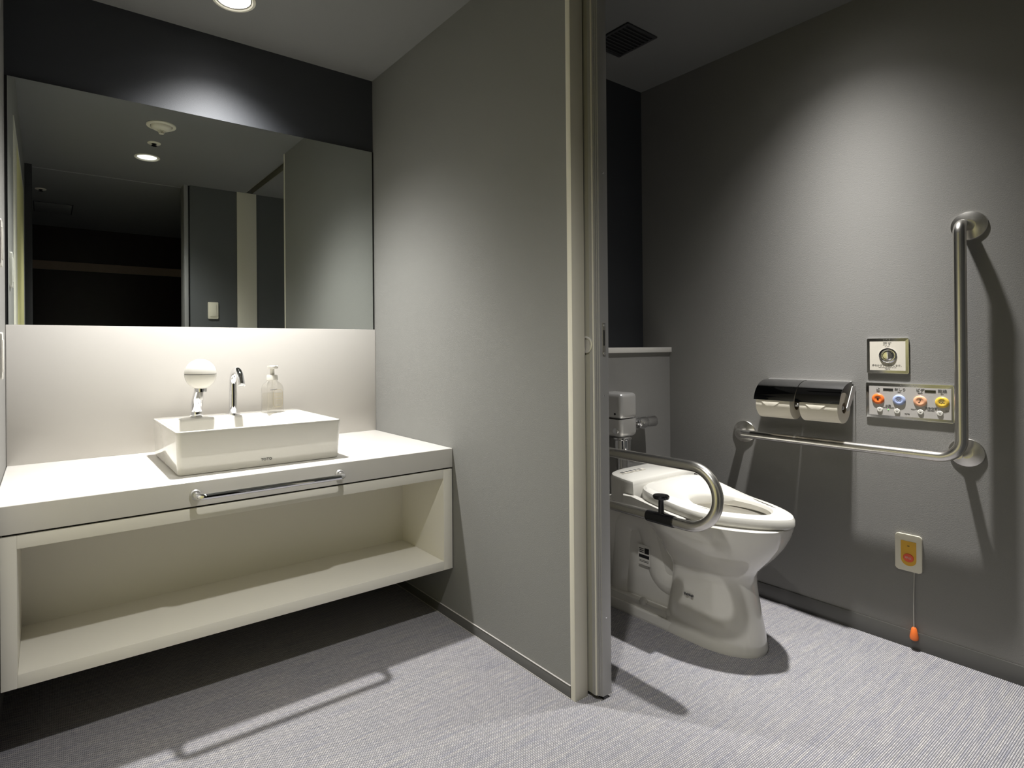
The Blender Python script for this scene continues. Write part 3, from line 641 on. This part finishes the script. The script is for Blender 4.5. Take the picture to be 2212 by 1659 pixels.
t = Thing('bidet_control_panel', 'wide metal-framed panel with four coloured round buttons', 'control panel', (XR, .73, .875))
b = B(); prism(b, rrect(.7305, .8755, .252, .129, .003), 'x', XR - .0065, XR, .002); t.part('frame', b, M['frame_metal'])
b = B(); prism(b, rrect(.7290, .8750, .235, .106, .001), 'x', XR - .0071, XR - .0055); t.part('face_panel', b, M['panel'])
px = XR - .0071
for (y, nm, m_) in ((.8185, 'orange', 'orange'), (.7555, 'pale blue', 'blue'), (.6955, 'peach', 'peach'), (.6355, 'yellow', 'yellow')):
    z = .881
    b = B(); lathe(b, (px, y, z), (-1, 0, 0), [(0, .0190), (.0018, .0190), (.0042, .0165), (.0050, .0125), (.0047, .0100), (.0040, .0085), (.0038, .001)], 36); bt = t.part('button', b, M[m_], label=nm + ' round button')
    b = B(); ix = px - .0040
    if nm == 'orange': prism(b, rrect(y, z - .001, .006, .006, .001), 'x', ix, ix - .0006); tube(b, [(ix, y + .007, z + .004), (ix, y, z + .0055), (ix, y - .007, z + .004)], .0006, 6)
    elif nm == 'pale blue':
        for s in (-1, 1): tube(b, [(ix, y + s * .0035 + .0032 * math.cos(a), z + .0032 * math.sin(a)) for a in [k / 12 * 2 * PI for k in range(13)]], .0005, 6)
    elif nm == 'peach': tube(b, [(ix, y + .005, z - .004), (ix, y, z - .003), (ix, y - .001, z + .004)], .0008, 6); lathe(b, (ix, y - .001, z + .0055), (-1, 0, 0), [(0, .0015), (.0005, .0014)], 10)
    else: tube(b, [(ix, y + .008 - k * .002, z - .001 + .0022 * math.sin(k * 1.6)) for k in range(9)], .0007, 6); tube(b, [(ix, y + .006, z + .004), (ix, y, z + .0052), (ix, y - .006, z + .004)], .0005, 6)
    t.part('symbol', b, M['ink_dark'] if nm in ('orange', 'peach') else M['ink'], parent=bt)
for y, z in ((.8135, .8425), (.7615, .8405), (.6945, .8430), (.6415, .8425)):
    b = B(); lathe(b, (px, y, z), (-1, 0, 0), [(0, .0088), (.0016, .0088), (.0028, .0075), (.0028, .001)], 28); sb = t.part('small_button', b, M['plastic'])
    b = B(); box(b, px - .0034, px - .0027, y - .0025, y + .0025, z - .0005, z + .0005)
    if z < .8425: box(b, px - .0034, px - .0027, y - .0005, y + .0005, z - .0025, z + .0025)
    t.part('symbol', b, M['ink'], parent=sb)
for y in (.788, .6675):
    b = B(); prism(b, rrect(y, .9165, .030, .0088, .0006), 'x', px - .0006, px); t.part('sensor_window', b, M['black'])
for tx, y, z, s in (('止', .8185, .9185, .0125), ('STOP', .8185, .9085, .004), ('おしり', .7525, .9185, .0115), ('REAR', .7555, .9095, .004), ('ビデ', .6955, .9185, .0125), ('FRONT', .6955, .9085, .004), ('乾燥', .6350, .9185, .0125), ('DRY', .6355, .9090, .004),
                    ('水勢', .7880, .8580, .0085), ('WATER PRESSURE', .7880, .8515, .0042), ('洗浄位置', .6660, .8575, .0085), ('POSITION', .6660, .8500, .0042), ('FRONT', .7150, .8510, .0042), ('REAR', .6225, .8520, .0042), ('TOTO', .7330, .8330, .0052)):
    b = B(); text_bm(b, tx, (px - .0003, y, z), s, '-x'); t.part('lettering', b, M['ink'], smooth=False)
b = B(); lathe(b, (px, .7880, .8435), (-1, 0, 0), [(0, .0016), (.001, .0013), (.0012, .0004)], 12); t.part('indicator_lamp', b, M['green_led'])
b = B()
for k in range(13): lathe(b, (XR - .0065, .752 - k * .0042, .9332 + random.choice((-.0018, 0, .0018))), (-1, 0, 0), [(0, .0013), (.0008, .001), (.001, .0003)], 8)
t.part('braille_dots', b, M['chrome'])

t = Thing('emergency_call_plate', 'cream call plate with a red button and an orange pull cord', 'call plate', (XR, .7325, .338))
b = B(); prism(b, rrect(.7325, .3380, .0765, .1290, .008), 'x', XR - .011, XR, .004, 3); t.part('plate', b, M['plate'])
ins = [(.7535, .3800), (.7095, .3800)] + [(.7315 + .022 * math.cos(a), .3155 + .0225 * math.sin(a)) for a in [PI + PI - k / 12 * PI for k in range(13)]]
ins = [(.7095, .3800)] + [(.7315 - .022 * math.cos(k / 12 * PI), .3150 - .0225 * math.sin(k / 12 * PI)) for k in range(13)] + [(.7535, .3800)]
b = B(); prism(b, ins, 'x', XR - .0122, XR - .0105); t.part('insert', b, M['amber'])
b = B(); lathe(b, (XR - .0120, .7315, .3215), (-1, 0, 0), [(0, .0150), (.002, .0150), (.0032, .0138), (.0036, .001)], 36); rb = t.part('call_button', b, M['red'])
b = B(); text_bm(b, '呼出', (XR - .0160, .7315, .3215), .0095, '-x'); t.part('lettering', b, M['ink_white'], parent=rb, smooth=False)
b = B(); box(b, XR - .0128, XR - .0120, .7285, .7345, .3625, .3645); t.part('indicator_slot', b, M['ink_dark'])
b = B(); tube(b, [(XR - .008, .7165, .2755), (XR - .012, .7175, .20), (XR - .013, .7180, .14), (XR - .013, .7175, .080)], .0016, 10); cd = t.part('pull_cord', b, M['cordm'], label='thin pale grey cord')
b = B(); lathe(b, (XR - .013, .7175, .081), (0, 0, -1), [(0, .004), (.004, .0075), (.034, .0128), (.042, .012), (.046, .007)], 28); t.part('cord_knob', b, M['orange'], parent=cd, label='orange bell-shaped knob')

# switch on the entrance wall (in the mirror) and two plates on the left wall
t = Thing('light_switch', 'cream rocker switch on the dark grey entrance wall, seen in the mirror', 'light switch', (1.118, YF, 1.40))
b = B(); prism(b, rrect(1.118, 1.4010, .079, .134, .005), 'y', YF, YF + .010, .003, 2); t.part('plate', b, M['plate'])
b = B(); prism(b, rrect(1.118, 1.4010, .047, .098, .002), 'y', YF + .009, YF + .0135, .0015, 2); t.part('rocker', b, M['plate'])
for z0, z1, nm, lb, ct in ((1.335, 1.470, 'switch_plate', 'white switch plate on the left wall beside the mirror', 'switch plate'), (1.000, 1.138, 'outlet_plate', 'white outlet plate on the left wall beside the splash panel', 'outlet')):
    t = Thing(nm, lb, ct, (XL, 2.15, (z0 + z1) / 2))
    b = B(); prism(b, rrect(2.135, (z0 + z1) / 2, .079, z1 - z0, .006), 'x', XL, XL + .0095, .003, 2); t.part('plate', b, M['plastic'])
    b = B(); prism(b, rrect(2.135, (z0 + z1) / 2, .045, (z1 - z0) * .7, .003), 'x', XL + .009, XL + .0115, .001, 2); t.part('rocker' if nm == 'switch_plate' else 'socket_insert', b, M['plastic'])

# ================================================================== CAMERA
F, YAW, V0, ROLL, PITCH, U0 = 1234.7275, 34.6004, 749.4087, -.4655, .1434, 950.
ya, pi_, ro = (math.radians(q) for q in (YAW, PITCH, ROLL))
fw = Vector((math.sin(ya), math.cos(ya), 0)); rt = Vector((math.cos(ya), -math.sin(ya), 0)); up = Vector((0, 0, 1))
fw2 = fw * math.cos(pi_) + up * math.sin(pi_); up2 = up * math.cos(pi_) - fw * math.sin(pi_)
rt2 = rt * math.cos(ro) + up2 * math.sin(ro); up3 = up2 * math.cos(ro) - rt * math.sin(ro)
cam = bpy.data.cameras.new('camera'); co = bpy.data.objects.new('camera', cam); C.objects.link(co)
mw = Matrix((rt2, up3, -fw2)).transposed().to_4x4(); mw.translation = (0, 0, 1.08); co.matrix_world = mw
cam.sensor_fit = 'HORIZONTAL'; cam.sensor_width = 36.; cam.lens = F / 2212 * 36
cam.shift_x = (1106 - U0) / 2212; cam.shift_y = -(829.5 - V0) / 2212; cam.clip_start = .02
sc.camera = co

w = bpy.data.worlds.new('dark'); w.use_nodes = True; w.node_tree.nodes['Background'].inputs[0].default_value = (0, 0, 0, 1); sc.world = w
sc.view_settings.view_transform = 'Standard'; sc.view_settings.look = 'None'; sc.view_settings.gamma = 1; sc.view_settings.exposure = 0.
sc.view_settings.use_curve_mapping = False
cy_ = sc.cycles
cy_.use_denoising = True; cy_.max_bounces = 10; cy_.diffuse_bounces = 5; cy_.glossy_bounces = 6; cy_.transmission_bounces = 8; cy_.transparent_max_bounces = 12
cy_.sample_clamp_indirect = 3.; cy_.blur_glossy = .3
